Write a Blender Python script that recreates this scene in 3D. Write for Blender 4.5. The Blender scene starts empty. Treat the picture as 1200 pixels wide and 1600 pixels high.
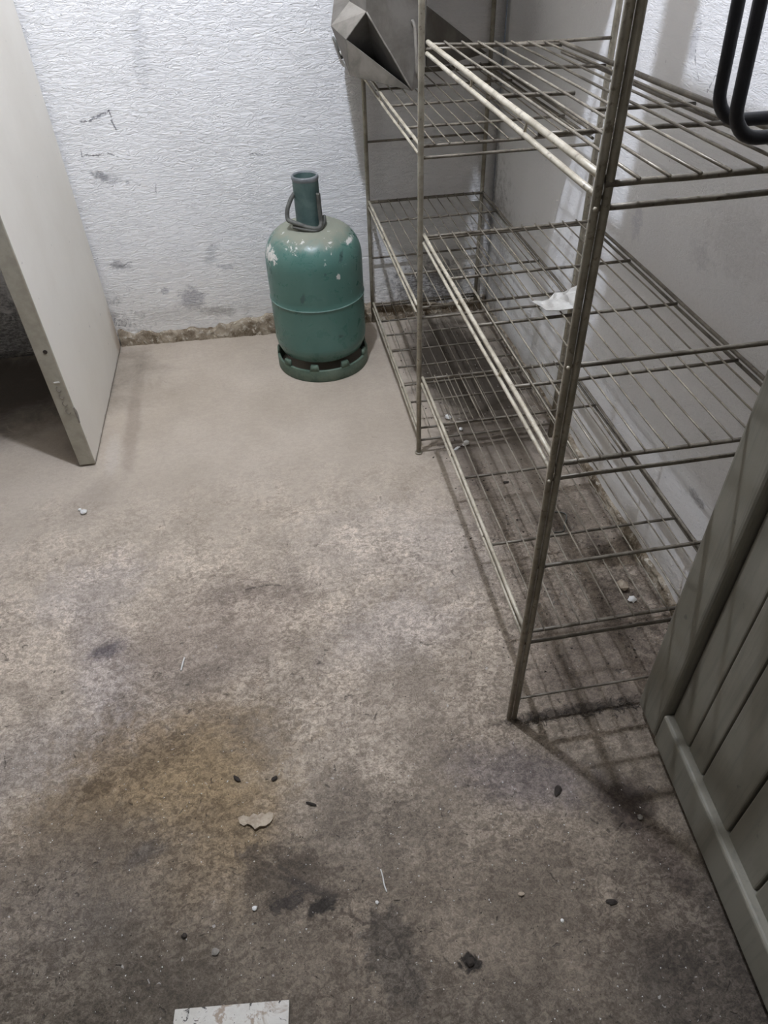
import bpy, bmesh, math, random
from mathutils import Vector, Matrix, noise as mn
random.seed(7)
S = bpy.context.scene
C = S.collection
PI = math.pi

# ------------------------------------------------------------------ camera
cam_d = bpy.data.cameras.new('camera')
cam = bpy.data.objects.new('camera', cam_d)
C.objects.link(cam)
cam_d.sensor_fit = 'VERTICAL'
cam_d.sensor_height = 36.0
cam_d.lens = 36.0 * 1096.96 / 1600.0
cam_d.clip_start = 0.02
cam.matrix_world = Matrix((
    (0.98498422, 0.13462199, -0.10808793, 0.0),
    (-0.17043326, 0.65834025, -0.73317162, 0.0),
    (-0.02754239, 0.74058426, 0.67139882, 1.25),
    (0, 0, 0, 1)))
S.camera = cam

# ------------------------------------------------------------------ light, world, exposure
S.view_settings.view_transform = 'Standard'
S.view_settings.look = 'None'
S.view_settings.exposure = 0.06
S.view_settings.gamma = 1.0
S.view_settings.use_curve_mapping = False
world = bpy.data.worlds.new('world')
S.world = world
world.use_nodes = True
bg = world.node_tree.nodes['Background']
bg.inputs[0].default_value = (0.75, 0.82, 1.0, 1)
bg.inputs[1].default_value = 0.05
LAMP = Vector((-0.08, 1.30, 2.46))
ld = bpy.data.lights.new('ceiling_bulb_light', 'POINT')
ld.energy = 99.0
ld.shadow_soft_size = 0.024
ld.color = (0.945, 1.03, 1.225)
lo = bpy.data.objects.new('ceiling_bulb_light', ld)
lo.location = LAMP
C.objects.link(lo)


# ------------------------------------------------------------------ node helper
class NT:
    def __init__(self, name):
        self.mat = bpy.data.materials.new(name)
        self.mat.use_nodes = True
        self.t = self.mat.node_tree
        self.t.nodes.clear()
        self.out = self.t.nodes.new('ShaderNodeOutputMaterial')
        self.b = self.t.nodes.new('ShaderNodeBsdfPrincipled')
        self.t.links.new(self.b.outputs[0], self.out.inputs[0])
        tc = self.t.nodes.new('ShaderNodeTexCoord')
        self.obj = tc.outputs['Object']
        self.wob = (0.030, 0.0, 0.030)

    def put(self, sock, v):
        if v is None:
            return
        if isinstance(v, bpy.types.NodeSocket):
            self.t.links.new(v, sock)
        else:
            if hasattr(sock.default_value, '__len__') and not isinstance(v, (int, float)):
                n = len(sock.default_value)
                v = list(v) + [1.0] * (n - len(v)) if len(v) < n else list(v)[:n]
            sock.default_value = v

    def math(self, op, a, b=None, c=None, clamp=False):
        n = self.t.nodes.new('ShaderNodeMath')
        n.operation = op
        n.use_clamp = clamp
        self.put(n.inputs[0], a)
        self.put(n.inputs[1], b)
        self.put(n.inputs[2], c)
        return n.outputs[0]

    def noise(self, scale, detail=4, rough=0.55, dist=0.0, co=None, stretch=None, color=False):
        co = co or self.obj
        if stretch:
            co = self.mapping(co, scale=stretch)
        n = self.t.nodes.new('ShaderNodeTexNoise')
        self.put(n.inputs['Vector'], co)
        n.inputs['Scale'].default_value = scale
        n.inputs['Detail'].default_value = detail
        n.inputs['Roughness'].default_value = rough
        n.inputs['Distortion'].default_value = dist
        return n.outputs['Color' if color else 'Fac']

    def voro(self, scale, feature='F1', co=None):
        n = self.t.nodes.new('ShaderNodeTexVoronoi')
        n.feature = feature
        self.put(n.inputs['Vector'], co or self.obj)
        n.inputs['Scale'].default_value = scale
        return n.outputs['Distance']

    def mapping(self, co, loc=(0, 0, 0), rot=(0, 0, 0), scale=(1, 1, 1), kind='POINT'):
        n = self.t.nodes.new('ShaderNodeMapping')
        n.vector_type = kind
        self.put(n.inputs['Vector'], co)
        n.inputs['Location'].default_value = loc
        n.inputs['Rotation'].default_value = rot
        n.inputs['Scale'].default_value = scale
        return n.outputs[0]

    def ramp(self, v, a, b, lo=0.0, hi=1.0, smooth=True):
        n = self.t.nodes.new('ShaderNodeMapRange')
        n.interpolation_type = 'SMOOTHSTEP' if smooth else 'LINEAR'
        n.clamp = True
        self.put(n.inputs['Value'], v)
        n.inputs['From Min'].default_value = a
        n.inputs['From Max'].default_value = b
        n.inputs['To Min'].default_value = lo
        n.inputs['To Max'].default_value = hi
        return n.outputs['Result']

    def mix(self, f, a, b, mode='MIX'):
        n = self.t.nodes.new('ShaderNodeMix')
        n.data_type = 'RGBA'
        n.blend_type = mode
        self.put(n.inputs[0], f)
        self.put(n.inputs[6], a)
        self.put(n.inputs[7], b)
        return n.outputs[2]

    def length(self, v):
        n = self.t.nodes.new('ShaderNodeVectorMath')
        n.operation = 'LENGTH'
        self.put(n.inputs[0], v)
        return n.outputs['Value']

    def sep(self, v):
        n = self.t.nodes.new('ShaderNodeSeparateXYZ')
        self.put(n.inputs[0], v)
        return n.outputs

    def blotch(self, c, r, rot=(0, 0, 0), edge=0.5, wob=None, amp=0.8):
        """1 inside an ellipsoid round c, 0 outside; its outline broken by the noise wob"""
        d = self.length(self.mapping(self.obj, c, rot, r, 'TEXTURE'))
        if wob is not None:
            d = self.math('MULTIPLY_ADD', self.math('SUBTRACT', wob, 0.5), amp * 2, d)
        return self.ramp(d, 1 + edge, 1 - edge)

    def seg(self, a, b, w):
        """thin line between a and b"""
        a, b = Vector(a), Vector(b)
        d = b - a
        L = d.length
        rot = d.to_track_quat('X', 'Z').to_euler()
        m = (a + b) / 2
        if not hasattr(self, 'wobbled'):
            v = self.t.nodes.new('ShaderNodeVectorMath')
            v.operation = 'MULTIPLY_ADD'
            self.put(v.inputs[0], self.noise(32, 4, 0.7, 0.3, color=True))
            v.inputs[1].default_value = self.wob
            self.put(v.inputs[2], self.obj)
            v2 = self.t.nodes.new('ShaderNodeVectorMath')
            v2.operation = 'SUBTRACT'
            self.put(v2.inputs[0], v.outputs[0])
            v2.inputs[1].default_value = tuple(k / 2 for k in self.wob)
            self.wobbled = v2.outputs[0]
            self.breaks = self.ramp(self.noise(70, 3, 0.7), 0.36, 0.52)
        p = self.mapping(self.wobbled, m, rot, (1, 1, 1), 'TEXTURE')
        s = self.sep(p)
        x = self.math('MAXIMUM', self.math('SUBTRACT', self.math('ABSOLUTE', s[0]), L / 2), 0.0)
        y = self.math('ABSOLUTE', s[1])
        z = self.math('ABSOLUTE', s[2])
        q = self.math('ADD', self.math('MULTIPLY', x, x), self.math('MULTIPLY', y, y))
        q = self.math('ADD', q, self.math('MULTIPLY', z, z))
        return self.math('MULTIPLY', self.ramp(self.math('SQRT', q), w, w * 0.3), self.breaks)

    def bump(self, h, strength=0.5, dist=0.01, normal=None):
        n = self.t.nodes.new('ShaderNodeBump')
        self.put(n.inputs['Height'], h)
        n.inputs['Strength'].default_value = strength
        n.inputs['Distance'].default_value = dist
        if normal is not None:
            self.t.links.new(normal, n.inputs['Normal'])
        return n.outputs[0]

    def done(self, color, rough=0.6, metal=0.0, normal=None, spec=None):
        self.put(self.b.inputs['Base Color'], color)
        self.put(self.b.inputs['Roughness'], rough)
        self.put(self.b.inputs['Metallic'], metal)
        if spec is not None:
            self.put(self.b.inputs['Specular IOR Level'], spec)
        if normal is not None:
            self.t.links.new(normal, self.b.inputs['Normal'])
        return self.mat


# ------------------------------------------------------------------ materials
def mat_floor():
    n = NT('concrete_floor')
    big = n.noise(2.2, 5, 0.6)
    mid = n.noise(9, 6, 0.65, 0.6)
    fine = n.noise(55, 5, 0.7, 0.4)
    grit = n.noise(210, 3, 0.7)
    wob = n.noise(7, 6, 0.7, 0.5)
    wobf = n.noise(26, 5, 0.7, 0.8)
    wobs = n.noise(60, 4, 0.7, 0.8)
    col = n.mix(n.ramp(big, 0.3, 0.7), (0.385, 0.325, 0.255), (0.455, 0.39, 0.315))
    # worn front: the trodden, dirtier half nearer the doorway
    dirt = n.blotch((0.0, -0.1, 0), (1.9, 0.86, 1), (0, 0, 0.06), 0.48, big, 0.55)
    col = n.mix(n.math('MULTIPLY', dirt, 0.82), col, (0.138, 0.112, 0.082))
    worn = n.blotch((0, 0.55, 0), (2.4, 0.85, 1), (0, 0, 0), 0.35, wob, 0.5)

    def spot(c, r, rgb, k, rot=0.0, edge=0.5, w=None, amp=0.8):
        nonlocal col
        m = n.blotch((c[0], c[1], 0), (r[0], r[1], 1), (0, 0, rot), edge, w or wob, amp)
        col = n.mix(n.math('MULTIPLY', m, k), col, rgb)
        return m
    # pale laitance patches
    spot((0.20, 1.26), (0.26, 0.15), (0.47, 0.42, 0.37), 0.28, 0.1, 0.6, wobf, 1.0)
    spot((0.34, 1.17), (0.12, 0.13), (0.49, 0.44, 0.39), 0.28, 0.3, 0.6, wobf, 1.0)
    spot((-0.53, 1.24), (0.13, 0.09), (0.42, 0.38, 0.36), 0.35, 0.5, 0.6, wobf, 1.1)
    spot((0.16, 0.98), (0.15, 0.09), (0.45, 0.40, 0.36), 0.5, 0.2, 0.6, wobf, 1.0)
    spot((0.06, 0.78), (0.26, 0.12), (0.36, 0.305, 0.245), 0.5, 0.2, 0.7, wobf, 1.0)
    spot((-0.47, 0.98), (0.06, 0.16), (0.33, 0.30, 0.30), 0.4, 0.3, 0.7, wob, 0.9)
    spot((-0.50, 0.82), (0.18, 0.09), (0.34, 0.305, 0.28), 0.4, 0.3, 0.7, wob, 0.9)
    spot((-0.10, 0.70), (0.10, 0.09), (0.40, 0.345, 0.275), 0.4, 0, 0.6, wobf, 1.0)
    # brown and ochre stains
    spot((-0.33, 0.70), (0.21, 0.17), (0.185, 0.128, 0.062), 0.7, 0.2, 0.6, wobf, 1.0)
    spot((-0.26, 0.60), (0.13, 0.14), (0.25, 0.185, 0.105), 0.6, 0.1, 0.6, wob, 1.0)
    spot((-0.24, 1.04), (0.20, 0.14), (0.27, 0.22, 0.18), 0.55, 0.3, 0.6, wobf, 1.0)
    spot((-0.14, 1.15), (0.13, 0.035), (0.20, 0.165, 0.135), 0.55, -0.1, 0.6, wobs, 1.0)
    spot((-0.475, 1.04), (0.035, 0.022), (0.12, 0.105, 0.11), 0.8, 0.3, 0.6, wobs, 1.2)
    spot((-0.30, 0.93), (0.16, 0.05), (0.20, 0.17, 0.14), 0.35, 0.1, 0.6, wobs, 1.2)
    spot((-0.46, 0.715), (0.035, 0.022), (0.10, 0.072, 0.042), 0.8, 0.4, 0.6, wobs, 1.3)
    spot((-0.36, 0.575), (0.035, 0.018), (0.07, 0.06, 0.05), 0.7, 0.4, 0.6, wobs, 1.3)
    spot((0.02, 0.56), (0.10, 0.07), (0.17, 0.145, 0.115), 0.45, 0, 0.6, wobf, 1.2)
    # dark oily stains by the front
    spot((-0.105, 0.485), (0.085, 0.048), (0.085, 0.069, 0.052), 0.75, -0.5, 0.25, wobf, 1.9)
    spot((-0.062, 0.437), (0.026, 0.011), (0.03, 0.026, 0.022), 0.9, 0.1, 0.25, wobs, 1.2)
    spot((-0.118, 0.452), (0.03, 0.013), (0.05, 0.042, 0.036), 0.85, 0.2, 0.25, wobs, 1.5)
    spot((-0.08, 0.468), (0.055, 0.008), (0.05, 0.042, 0.036), 0.6, -0.5, 0.5, wobs, 0.9)
    spot((0.038, 0.345), (0.042, 0.07), (0.085, 0.074, 0.060), 0.75, 0.2, 0.2, wobf, 1.2)
    spot((0.155, 0.315), (0.016, 0.013), (0.02, 0.017, 0.014), 0.95, 0, 0.25, wobs, 1.3)
    spot((0.33, 0.59), (0.13, 0.055), (0.165, 0.143, 0.138), 0.6, -0.35, 0.6, wobf, 0.9)
    spot((0.495, 0.51), (0.05, 0.045), (0.045, 0.033, 0.026), 0.85, -0.5, 0.5, wobf, 0.9)
    spot((0.515, 0.42), (0.03, 0.08), (0.075, 0.056, 0.044), 0.7, 0.2, 0.5, wobf, 0.9)
    spot((0.52, 0.20), (0.15, 0.16), (0.055, 0.047, 0.039), 0.75, 0.2, 0.7, wob, 0.8)
    spot((-0.45, 0.30), (0.30, 0.16), (0.065, 0.056, 0.042), 0.7, 0.1, 0.7, wob, 0.8)
    spot((0.02, 0.20), (0.32, 0.09), (0.085, 0.073, 0.058), 0.6, 0, 0.7, wob, 0.8)
    spot((-0.42, 0.55), (0.16, 0.10), (0.15, 0.132, 0.112), 0.55, 0.1, 0.6, wobf, 0.9)
    # dirt trapped under the rack
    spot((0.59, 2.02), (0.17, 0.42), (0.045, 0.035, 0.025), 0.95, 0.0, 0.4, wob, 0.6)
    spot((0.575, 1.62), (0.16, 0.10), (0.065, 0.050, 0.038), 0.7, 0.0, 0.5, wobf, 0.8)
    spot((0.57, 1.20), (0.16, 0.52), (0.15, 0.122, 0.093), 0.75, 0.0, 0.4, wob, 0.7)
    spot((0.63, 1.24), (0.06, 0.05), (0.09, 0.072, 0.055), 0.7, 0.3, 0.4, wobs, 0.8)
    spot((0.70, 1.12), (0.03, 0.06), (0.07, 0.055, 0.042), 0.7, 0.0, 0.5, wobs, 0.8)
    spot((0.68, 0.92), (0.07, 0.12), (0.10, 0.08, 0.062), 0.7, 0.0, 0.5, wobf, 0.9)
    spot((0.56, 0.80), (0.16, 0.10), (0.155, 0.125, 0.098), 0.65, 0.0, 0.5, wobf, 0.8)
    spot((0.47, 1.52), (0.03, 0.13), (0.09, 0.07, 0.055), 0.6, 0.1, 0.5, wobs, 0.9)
    spot((0.47, 0.705), (0.15, 0.012), (0.035, 0.027, 0.02), 0.8, 0.0, 0.5, wobs, 1.0)  # dirt line below the near rung, its contact shadow painted in
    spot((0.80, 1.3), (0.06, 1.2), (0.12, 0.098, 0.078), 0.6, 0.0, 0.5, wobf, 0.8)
    # door track: a damp band and a worn pale edge
    spot((-0.50, 1.93), (0.022, 0.24), (0.255, 0.208, 0.165), 0.55, 0.03, 0.5, wobf, 0.7)
    spot((-0.545, 1.78), (0.02, 0.10), (0.46, 0.41, 0.355), 0.55, 0.05, 0.5, wobs, 0.9)
    spot((-0.58, 1.56), (0.05, 0.10), (0.27, 0.225, 0.18), 0.4, -0.3, 0.5, wobf, 0.7)
    # black grime behind the door
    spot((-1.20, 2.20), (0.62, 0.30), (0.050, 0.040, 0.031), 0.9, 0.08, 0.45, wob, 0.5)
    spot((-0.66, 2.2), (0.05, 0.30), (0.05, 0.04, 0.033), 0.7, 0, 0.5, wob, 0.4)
    # mottling everywhere
    m1 = n.ramp(mid, 0.36, 0.64)
    col = n.mix(n.math('MULTIPLY_ADD', worn, 0.5, 0.06), col, n.mix(m1, n.mix(1.0, col, (0.70, 0.68, 0.665), 'MULTIPLY'), n.mix(1.0, col, (1.26, 1.25, 1.24), 'MULTIPLY')))
    vary = n.ramp(n.noise(4.5, 4, 0.6), 0.35, 0.65, 0.35, 1.0)
    k = n.math('MULTIPLY_ADD', n.math('MULTIPLY', worn, vary), 0.78, 0.10)
    m2 = n.ramp(n.noise(58, 7, 0.74, 0.9, stretch=(1.0, 1.4, 1.0)), 0.42, 0.58)
    col = n.mix(k, col, n.mix(m2, n.mix(1.0, col, (0.66, 0.64, 0.62), 'MULTIPLY'), n.mix(1.0, col, (1.34, 1.33, 1.32), 'MULTIPLY')))
    m3 = n.ramp(n.noise(160, 4, 0.75, 1.2), 0.42, 0.58)
    col = n.mix(n.math('MULTIPLY_ADD', worn, 0.70, 0.10), col, n.mix(m3, n.mix(1.0, col, (0.74, 0.72, 0.71), 'MULTIPLY'), n.mix(1.0, col, (1.25, 1.24, 1.23), 'MULTIPLY')))
    # old cracks
    n.wob = (0.016, 0.016, 0.0)
    for pts, w in ((((-0.03, 0.425), (0.0, 0.398), (0.03, 0.394), (0.046, 0.37), (0.056, 0.33), (0.070, 0.29)), 0.0032),
                   (((-0.17, 1.16), (-0.12, 1.165), (-0.08, 1.158)), 0.0035),
                   (((-0.13, 0.515), (-0.098, 0.482), (-0.075, 0.458), (-0.035, 0.446)), 0.004)):
        for a, b in zip(pts[:-1], pts[1:]):
            col = n.mix(n.math('MULTIPLY', n.seg((a[0], a[1], 0), (b[0], b[1], 0), w), 0.65), col, (0.06, 0.048, 0.038))
    # small dark pits and pale flecks
    pits = n.ramp(n.noise(34, 3, 0.6, 1.2), 0.665, 0.72)
    col = n.mix(n.math('MULTIPLY', pits, n.math('MULTIPLY_ADD', worn, 0.55, 0.05)), col, (0.075, 0.063, 0.052))
    fl = n.ramp(n.noise(120, 2, 0.5, 0.5), 0.705, 0.76)
    col = n.mix(n.math('MULTIPLY', fl, n.math('MULTIPLY', worn, 0.6)), col, (0.50, 0.47, 0.43))
    h = n.math('MULTIPLY_ADD', mid, 0.5, n.math('MULTIPLY', fine, 0.5))
    h = n.math('MULTIPLY_ADD', grit, 0.25, h)
    h = n.math('SUBTRACT', h, n.math('MULTIPLY', pits, 0.5))
    h = n.math('MULTIPLY', h, n.math('MULTIPLY_ADD', worn, 0.85, 0.15))
    return n.done(col, n.ramp(big, 0.3, 0.7, 0.78, 0.92), 0, n.bump(h, 0.75, 0.010), 0.25)


def plaster(name, marks, k=0.58, tone=1.0):
    n = NT(name)
    big = n.noise(1.6, 5, 0.6)
    wob = n.noise(11, 5, 0.7, 0.6)
    wobf = n.noise(38, 5, 0.75, 0.8)
    wobg = n.noise(110, 3, 0.7, 0.8, stretch=(0.6, 0.6, 1.8))
    col = n.mix(n.ramp(big, 0.3, 0.7), (0.80, 0.785, 0.765), (0.86, 0.845, 0.82))
    z = n.sep(n.obj)[2]
    low = n.ramp(n.math('MULTIPLY_ADD', wob, 0.22, z), 0.52, 0.14)
    col = n.mix(n.math('MULTIPLY', low, 0.42), col, (0.76, 0.70, 0.60))
    sp = n.ramp(n.noise(60, 2, 0.5), 0.73, 0.78)
    col = n.mix(n.math('MULTIPLY', sp, 0.45), col, (0.20, 0.19, 0.19))
    for m in marks:
        if m[0] == 's':
            f = n.blotch(m[1], m[2], (0, m[5] if len(m) > 5 else 0, 0), 0.5, wobf, 1.7)
            col = n.mix(n.math('MULTIPLY', f, n.math('MULTIPLY', n.ramp(wobg, 0.3, 0.6, 0.35, 1.0), m[4])), col, m[3])
        else:
            pts = m[1]
            for a, b in zip(pts[:-1], pts[1:]):
                col = n.mix(n.math('MULTIPLY', n.seg(a, b, m[2]), m[3]), col, (0.13, 0.125, 0.13))
    # roller stipple: short, sideways-running wrinkles
    h1 = n.noise(62, 4, 0.6, 0.8, stretch=(0.48, 0.48, 1.5))
    h2 = n.noise(190, 3, 0.6, 0.5, stretch=(0.7, 0.7, 1.5))
    wr = n.math('ABSOLUTE', n.math('SUBTRACT', n.noise(44, 3, 0.55, 1.3, stretch=(0.42, 0.42, 1.6)), 0.5))
    cr = n.ramp(wr, 0.0, 0.05)
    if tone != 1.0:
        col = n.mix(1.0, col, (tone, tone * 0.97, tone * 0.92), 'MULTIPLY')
    h = n.math('MULTIPLY_ADD', h2, 0.35, n.math('MULTIPLY_ADD', cr, 0.35, h1))
    lowc = n.ramp(n.math('MULTIPLY_ADD', wob, 0.3, z), 0.95, 0.2)
    cr2 = n.math('MULTIPLY', n.math('SUBTRACT', 1.0, cr), n.math('MULTIPLY', lowc, n.ramp(wob, 0.45, 0.62)))
    col = n.mix(n.math('MULTIPLY', cr2, 0.30), col, (0.36, 0.35, 0.34))
    return n.done(col, 0.62, 0, n.bump(h, k, 0.008), 0.3)


D = (0.30, 0.295, 0.31)
YB = 2.45
back_marks = [
    ('l', [(-0.510, YB, 0.732), (-0.478, YB, 0.730), (-0.452, YB, 0.746), (-0.418, YB, 0.756), (-0.416, YB, 0.706)], 0.0042, 0.8),
    ('s', (-0.445, YB, 0.746), (0.026, 0.05, 0.006), D, 0.6, -0.3),
    ('l', [(-0.53, YB, 0.640), (-0.498, YB, 0.639), (-0.451, YB, 0.642), (-0.424, YB, 0.632)], 0.0038, 0.75),
    ('l', [(-0.53, YB, 0.640), (-0.527, YB, 0.655)], 0.003, 0.6),
    ('s', (-0.497, YB, 0.578), (0.026, 0.05, 0.011), (0.17, 0.165, 0.17), 0.75, 0.45),
    ('s', (-0.47, YB, 0.57), (0.03, 0.05, 0.014), D, 0.5, 0.3),
    ('s', (-0.417, YB, 0.553), (0.006, 0.05, 0.008), D, 0.8),
    ('l', [(-0.334, YB, 0.545), (-0.337, YB, 0.512)], 0.003, 0.6),
    ('l', [(-0.022, YB, 0.607), (0.012, YB, 0.605)], 0.0035, 0.6),
    ('s', (-0.515, YB, 0.295), (0.030, 0.05, 0.015), (0.26, 0.25, 0.25), 0.75, 0.2),
    ('l', [(-0.525, YB, 0.290), (-0.47, YB, 0.302)], 0.003, 0.5),
    ('s', (-0.30, YB, 0.150), (0.042, 0.05, 0.038), (0.30, 0.29, 0.30), 0.80),
    ('s', (-0.205, YB, 0.30), (0.018, 0.05, 0.035), (0.42, 0.42, 0.42), 0.55, 0.4),
    ('s', (-0.16, YB, 0.255), (0.03, 0.05, 0.008), D, 0.5, 0.2),
    ('s', (-0.215, YB, 0.098), (0.05, 0.05, 0.017), (0.27, 0.25, 0.22), 0.75, 0.1),
    ('s', (-0.385, YB, 0.190), (0.010, 0.05, 0.014), D, 0.7, 0.6),
    ('s', (-0.29, YB, 0.90), (0.02, 0.05, 0.09), (0.52, 0.52, 0.52), 0.45, 0.15),
    ('s', (-0.33, YB, 0.10), (0.20, 0.05, 0.03), (0.48, 0.45, 0.40), 0.45),
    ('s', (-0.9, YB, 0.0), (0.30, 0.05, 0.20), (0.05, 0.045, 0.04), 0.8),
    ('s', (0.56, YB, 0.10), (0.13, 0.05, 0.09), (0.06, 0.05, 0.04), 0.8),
]
XR = 0.785
right_marks = [
    ('l', [(XR, 1.350, 1.006), (XR, 1.328, 0.975), (XR, 1.306, 0.958)], 0.0028, 0.7),
    ('l', [(XR, 1.282, 0.958), (XR, 1.268, 0.984), (XR, 1.232, 0.995)], 0.0026, 0.7),
    ('s', (XR, 1.36, 1.02), (0.05, 0.012, 0.03), D, 0.5),
    ('s', (XR, 1.17, 0.71), (0.05, 0.04, 0.02), (0.42, 0.41, 0.42), 0.3),
    ('s', (XR, 1.06, 0.77), (0.05, 0.09, 0.05), (0.50, 0.48, 0.46), 0.3),
    ('s', (XR, 0.957, 0.295), (0.05, 0.03, 0.009), (0.25, 0.24, 0.25), 0.7),
    ('s', (XR, 1.43, 0.68), (0.05, 0.02, 0.03), (0.45, 0.44, 0.48), 0.5),
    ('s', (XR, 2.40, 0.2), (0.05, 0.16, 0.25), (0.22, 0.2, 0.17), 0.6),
]
M = {}
M['floor'] = mat_floor()
M['wall'] = plaster('white_roughcast_paint', back_marks)
M['wall_r'] = plaster('white_roughcast_paint_right', right_marks, 0.30)
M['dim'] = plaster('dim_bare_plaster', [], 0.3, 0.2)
M['plain'] = plaster('plain_plaster', [], 0.3, 0.5)


def mat_base():
    n = NT('crumbling_render')
    a = n.noise(14, 6, 0.7, 0.5)
    b = n.noise(60, 5, 0.7)
    col = n.mix(n.ramp(a, 0.35, 0.65), (0.16, 0.118, 0.075), (0.44, 0.37, 0.275))
    col = n.mix(n.ramp(b, 0.52, 0.66), col, (0.60, 0.54, 0.44))
    return n.done(col, 0.95, 0, n.bump(n.math('ADD', a, b), 0.9, 0.012), 0.1)


M['base'] = mat_base()


def mat_door1():
    n = NT('cream_door_paint')
    a = n.noise(3, 5, 0.6)
    b = n.noise(26, 5, 0.65)
    s = n.sep(n.obj)
    col = n.mix(n.ramp(a, 0.3, 0.7), (0.73, 0.685, 0.60), (0.79, 0.75, 0.67))
    low = n.ramp(n.math('MULTIPLY_ADD', b, 0.03, s[2]), 0.032, 0.014)
    col = n.mix(n.math('MULTIPLY', low, 0.8), col, (0.12, 0.09, 0.06))
    # brown damp along the foot near the wall
    w = n.blotch((-0.585, 2.43, 0.05), (0.05, 0.05, 0.10), (0, 0, 0), 0.6, b, 0.7)
    col = n.mix(n.math('MULTIPLY', w, 0.6), col, (0.32, 0.22, 0.14))
    # bare, grubby leading edge
    ed = n.ramp(s[1], 1.7375, 1.7345)
    e2 = n.mix(n.ramp(b, 0.35, 0.65), (0.345, 0.315, 0.245), (0.42, 0.39, 0.31))
    col = n.mix(ed, col, e2)
    sp = n.ramp(n.noise(48, 2, 0.5), 0.72, 0.78)
    col = n.mix(n.math('MULTIPLY', sp, 0.4), col, (0.2, 0.18, 0.15))
    return n.done(col, 0.5, 0, n.bump(n.math('MULTIPLY_ADD', a, 0.6, n.math('MULTIPLY', b, 0.2)), 0.25, 0.01), 0.4)


M['door1'] = mat_door1()


def mat_door2(name, base, base2):
    n = NT(name)
    g = n.noise(7, 6, 0.65, 0.25, stretch=(9, 9, 0.5))
    a = n.noise(4, 5, 0.6)
    col = n.mix(n.ramp(a, 0.3, 0.7), base, base2)
    col = n.mix(n.math('MULTIPLY', n.ramp(g, 0.45, 0.72), 0.36), col, (0.105, 0.10, 0.082))
    sp = n.ramp(n.noise(38, 2, 0.5), 0.72, 0.78)
    col = n.mix(n.math('MULTIPLY', sp, 0.5), col, (0.06, 0.055, 0.045))
    z = n.sep(n.obj)[2]
    col = n.mix(n.ramp(n.math('MULTIPLY_ADD', a, 0.05, z), 0.06, 0.03, 0, 0.5), col, (0.07, 0.06, 0.045))
    return n.done(col, 0.55, 0, n.bump(n.math('MULTIPLY_ADD', g, 0.5, a), 0.35, 0.004), 0.3)


M['door2'] = mat_door2('grey_green_door_paint', (0.182, 0.168, 0.128), (0.235, 0.218, 0.172))


def mat_wire(name, c1, c2, dust, metal=0.35, rough=0.45):
    n = NT(name)
    a = n.noise(17, 4, 0.65)
    b = n.noise(130, 3, 0.6)
    col = n.mix(n.ramp(a, 0.35, 0.65), c1, c2)
    col = n.mix(n.ramp(b, 0.56, 0.72, 0, 0.7), col, dust)
    return n.done(col, rough, metal, n.bump(b, 0.3, 0.002), 0.5)


M['post'] = mat_wire('dull_steel_post', (0.24, 0.212, 0.158), (0.37, 0.335, 0.262), (0.12, 0.09, 0.06), 0.35, 0.36)
M['rod'] = mat_wire('shaded_cream_rod', (0.11, 0.092, 0.067), (0.205, 0.178, 0.135), (0.05, 0.035, 0.024), 0.2, 0.5)  # cream coat kept dark brown, the rack's shade painted into it
M['rail'] = mat_wire('pale_worn_rail', (0.34, 0.295, 0.215), (0.52, 0.465, 0.36), (0.13, 0.10, 0.075), 0.1, 0.45)
M['wire'] = mat_wire('thin_wire', (0.155, 0.13, 0.095), (0.28, 0.245, 0.185), (0.07, 0.05, 0.035), 0.25, 0.45)  # wire colour also darkened for the shaded shelves


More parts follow.
